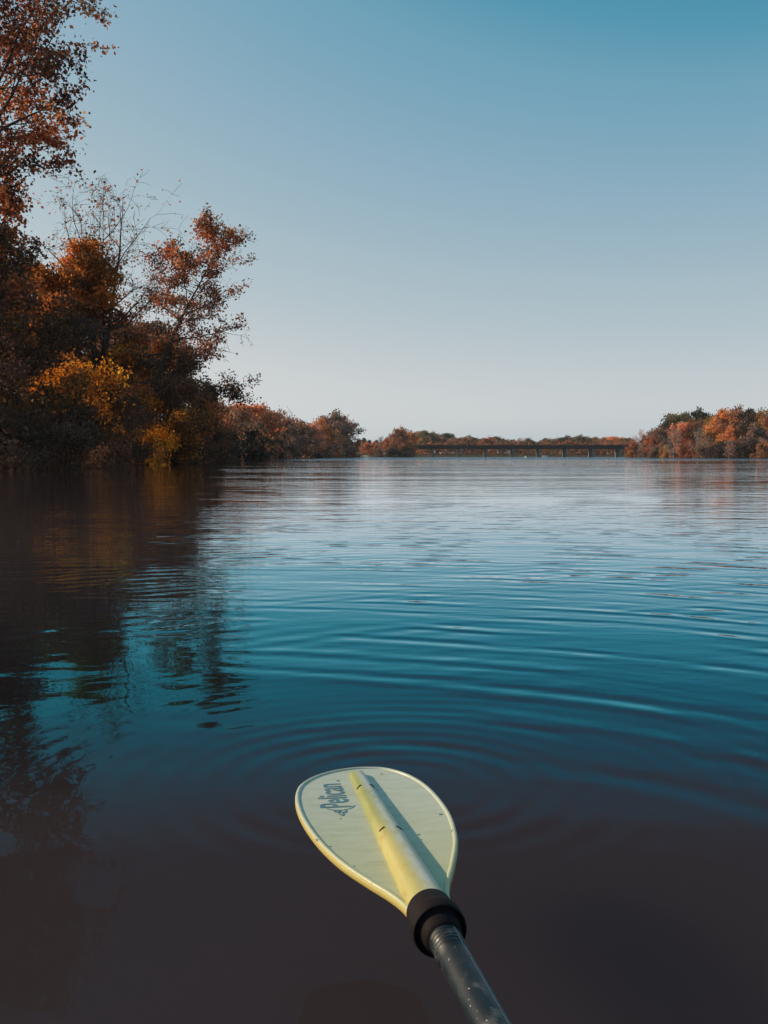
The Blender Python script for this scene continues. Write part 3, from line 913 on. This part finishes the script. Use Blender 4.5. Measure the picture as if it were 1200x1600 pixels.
def lathe_y(name, prof, mat, seg=40):
    V, F = [], []
    for u, r_ in prof:
        for a in np.linspace(0, 2 * math.pi, seg, endpoint=False):
            V.append((r_ * math.sin(a) - .002, u, r_ * math.cos(a)))
    for i in range(len(prof) - 1):
        for k in range(seg):
            a, b = i * seg + k, i * seg + (k + 1) % seg
            F.append((a, b, b + seg, a + seg))
    me = mesh_np(name, V, F, True, mats=[mat])
    b = bmesh.new(); b.from_mesh(me); bmesh.ops.recalc_face_normals(b, faces=b.faces); b.to_mesh(me); b.free()
    return obj(name, me, pad)
n_ = N('black_rubber')
M_RUB = n_.principled((.015, .011, .012), .65, .06, n_.bump(n_.noise(n_.oco(), 180, 2), .0006, .3))
lathe_y('drip_ring', [(-.004, .0195), (-.004, .0222), (-.006, .0232), (-.022, .0240), (-.027, .0252), (-.031, .0256), (-.0335, .0264), (-.036, .0266), (-.046, .0262),
                      (-.049, .0256), (-.0495, .0246), (-.046, .0234), (-.044, .0215), (-.052, .0190), (-.064, .0180), (-.066, .0150)], M_RUB)
prof = [(-.03, .0146)]
for k in range(5):
    u = -.068 - k * .0062
    prof += [(u, .0147), (u - .001, .0156), (u - .0032, .0156), (u - .0042, .0147)]
prof += [(-.11, .0148), (-.30, .0148), (-.6, .0148), (-1.08, .0148), (-1.085, .0138), (-1.085, .001)]
lathe_y('shaft', prof, M_SHAFT)

# lettering and bird mark on the blade
M_INK = mat_plain('blue_ink', (.10, .22, .29), .5, .3)
def place_flat(me, name):
    """mesh in text space (x reading, y up) -> blade space; reading direction runs towards the tip, letter tops to the left"""
    for v in me.vertices:
        tx, ty = v.co.x, v.co.y
        u = T_U0 + tx
        vv = T_V0 - ty
        v.co = (vv, u, .25 * vv * vv + .0016 + v.co.z)
    me.materials.clear(); me.materials.append(M_INK)
    return obj(name, me, blade)
T_U0, T_V0 = .300, -.029
cu = bpy.data.curves.new('lettering', 'FONT')
cu.body = 'Pelican'
cu.size = 1.0
cu.offset = .010
cu.extrude = 0.0
tmp = bpy.data.objects.new('lettering_tmp', cu)
COL.objects.link(tmp)
bpy.context.view_layer.update()
me = bpy.data.meshes.new_from_object(tmp.evaluated_get(bpy.context.evaluated_depsgraph_get()))
bpy.data.objects.remove(tmp)
co = np.array([v.co[:] for v in me.vertices])
x0, x1, y0, y1 = co[:, 0].min(), co[:, 0].max(), co[:, 1].min(), co[:, 1].max()
for v in me.vertices:
    k = (v.co.x - x0) / (x1 - x0)
    v.co = (k * .094, (v.co.y - y0) / (y1 - y0) * (.040 - .004 * k), 0)
place_flat(me, 'lettering')
# the bird: outline strokes of body, head and bill
def stroke(pts, w):
    P = catmull(pts, 6); t = np.gradient(P, axis=0); t /= np.linalg.norm(t, axis=1)[:, None] + 1e-9
    nn = np.stack([-t[:, 1], t[:, 0]], -1) * w / 2
    return P + nn, P - nn
V, F = [], []
for pts, w in (([(.004, .034), (-.006, .030), (-.010, .022), (-.011, .014), (-.009, .008), (-.004, .001), (.004, -.004)], .0016),
               ([(-.011, .016), (-.016, .0175), (-.019, .0145), (-.018, .0105), (-.013, .0095), (-.010, .0115)], .0022),
               ([(-.015, .018), (-.020, .020), (-.024, .0195), (-.0305, .0165), (-.024, .0145), (-.018, .0145)], .0018),
               ([(-.014, .0185), (-.017, .0225), (-.014, .0245), (-.010, .0215)], .0018)):
    a, b = stroke(pts, w)
    base = len(V)
    for p, q in zip(a, b): V += [(*p, 0.0002), (*q, 0.0002)]
    for i in range(len(a) - 1): F.append((base + 2 * i, base + 2 * i + 1, base + 2 * i + 3, base + 2 * i + 2))
place_flat(mesh_np('bird_mark', V, F, False), 'bird_mark')

# ------------------------------------------------------------------ haze: thin autumn air over the whole lake
bm = bmesh.new()
box(bm, -1000, 1000, -200, 1600, -2.5, 40)
hz = bpy.data.materials.new('haze_air'); hz.use_nodes = True
ht = hz.node_tree; ht.nodes.clear()
ho = ht.nodes.new('ShaderNodeOutputMaterial'); hv = ht.nodes.new('ShaderNodeVolumePrincipled')
hv.inputs['Color'].default_value = (.90, .92, .95, 1); hv.inputs['Density'].default_value = .00011; hv.inputs['Anisotropy'].default_value = .2
ht.links.new(hv.outputs[0], ho.inputs['Volume'])
haze = bm_obj('haze', bm, hz, None, False)
tag(haze, 'thin pale haze over the far shore', kind='stuff')
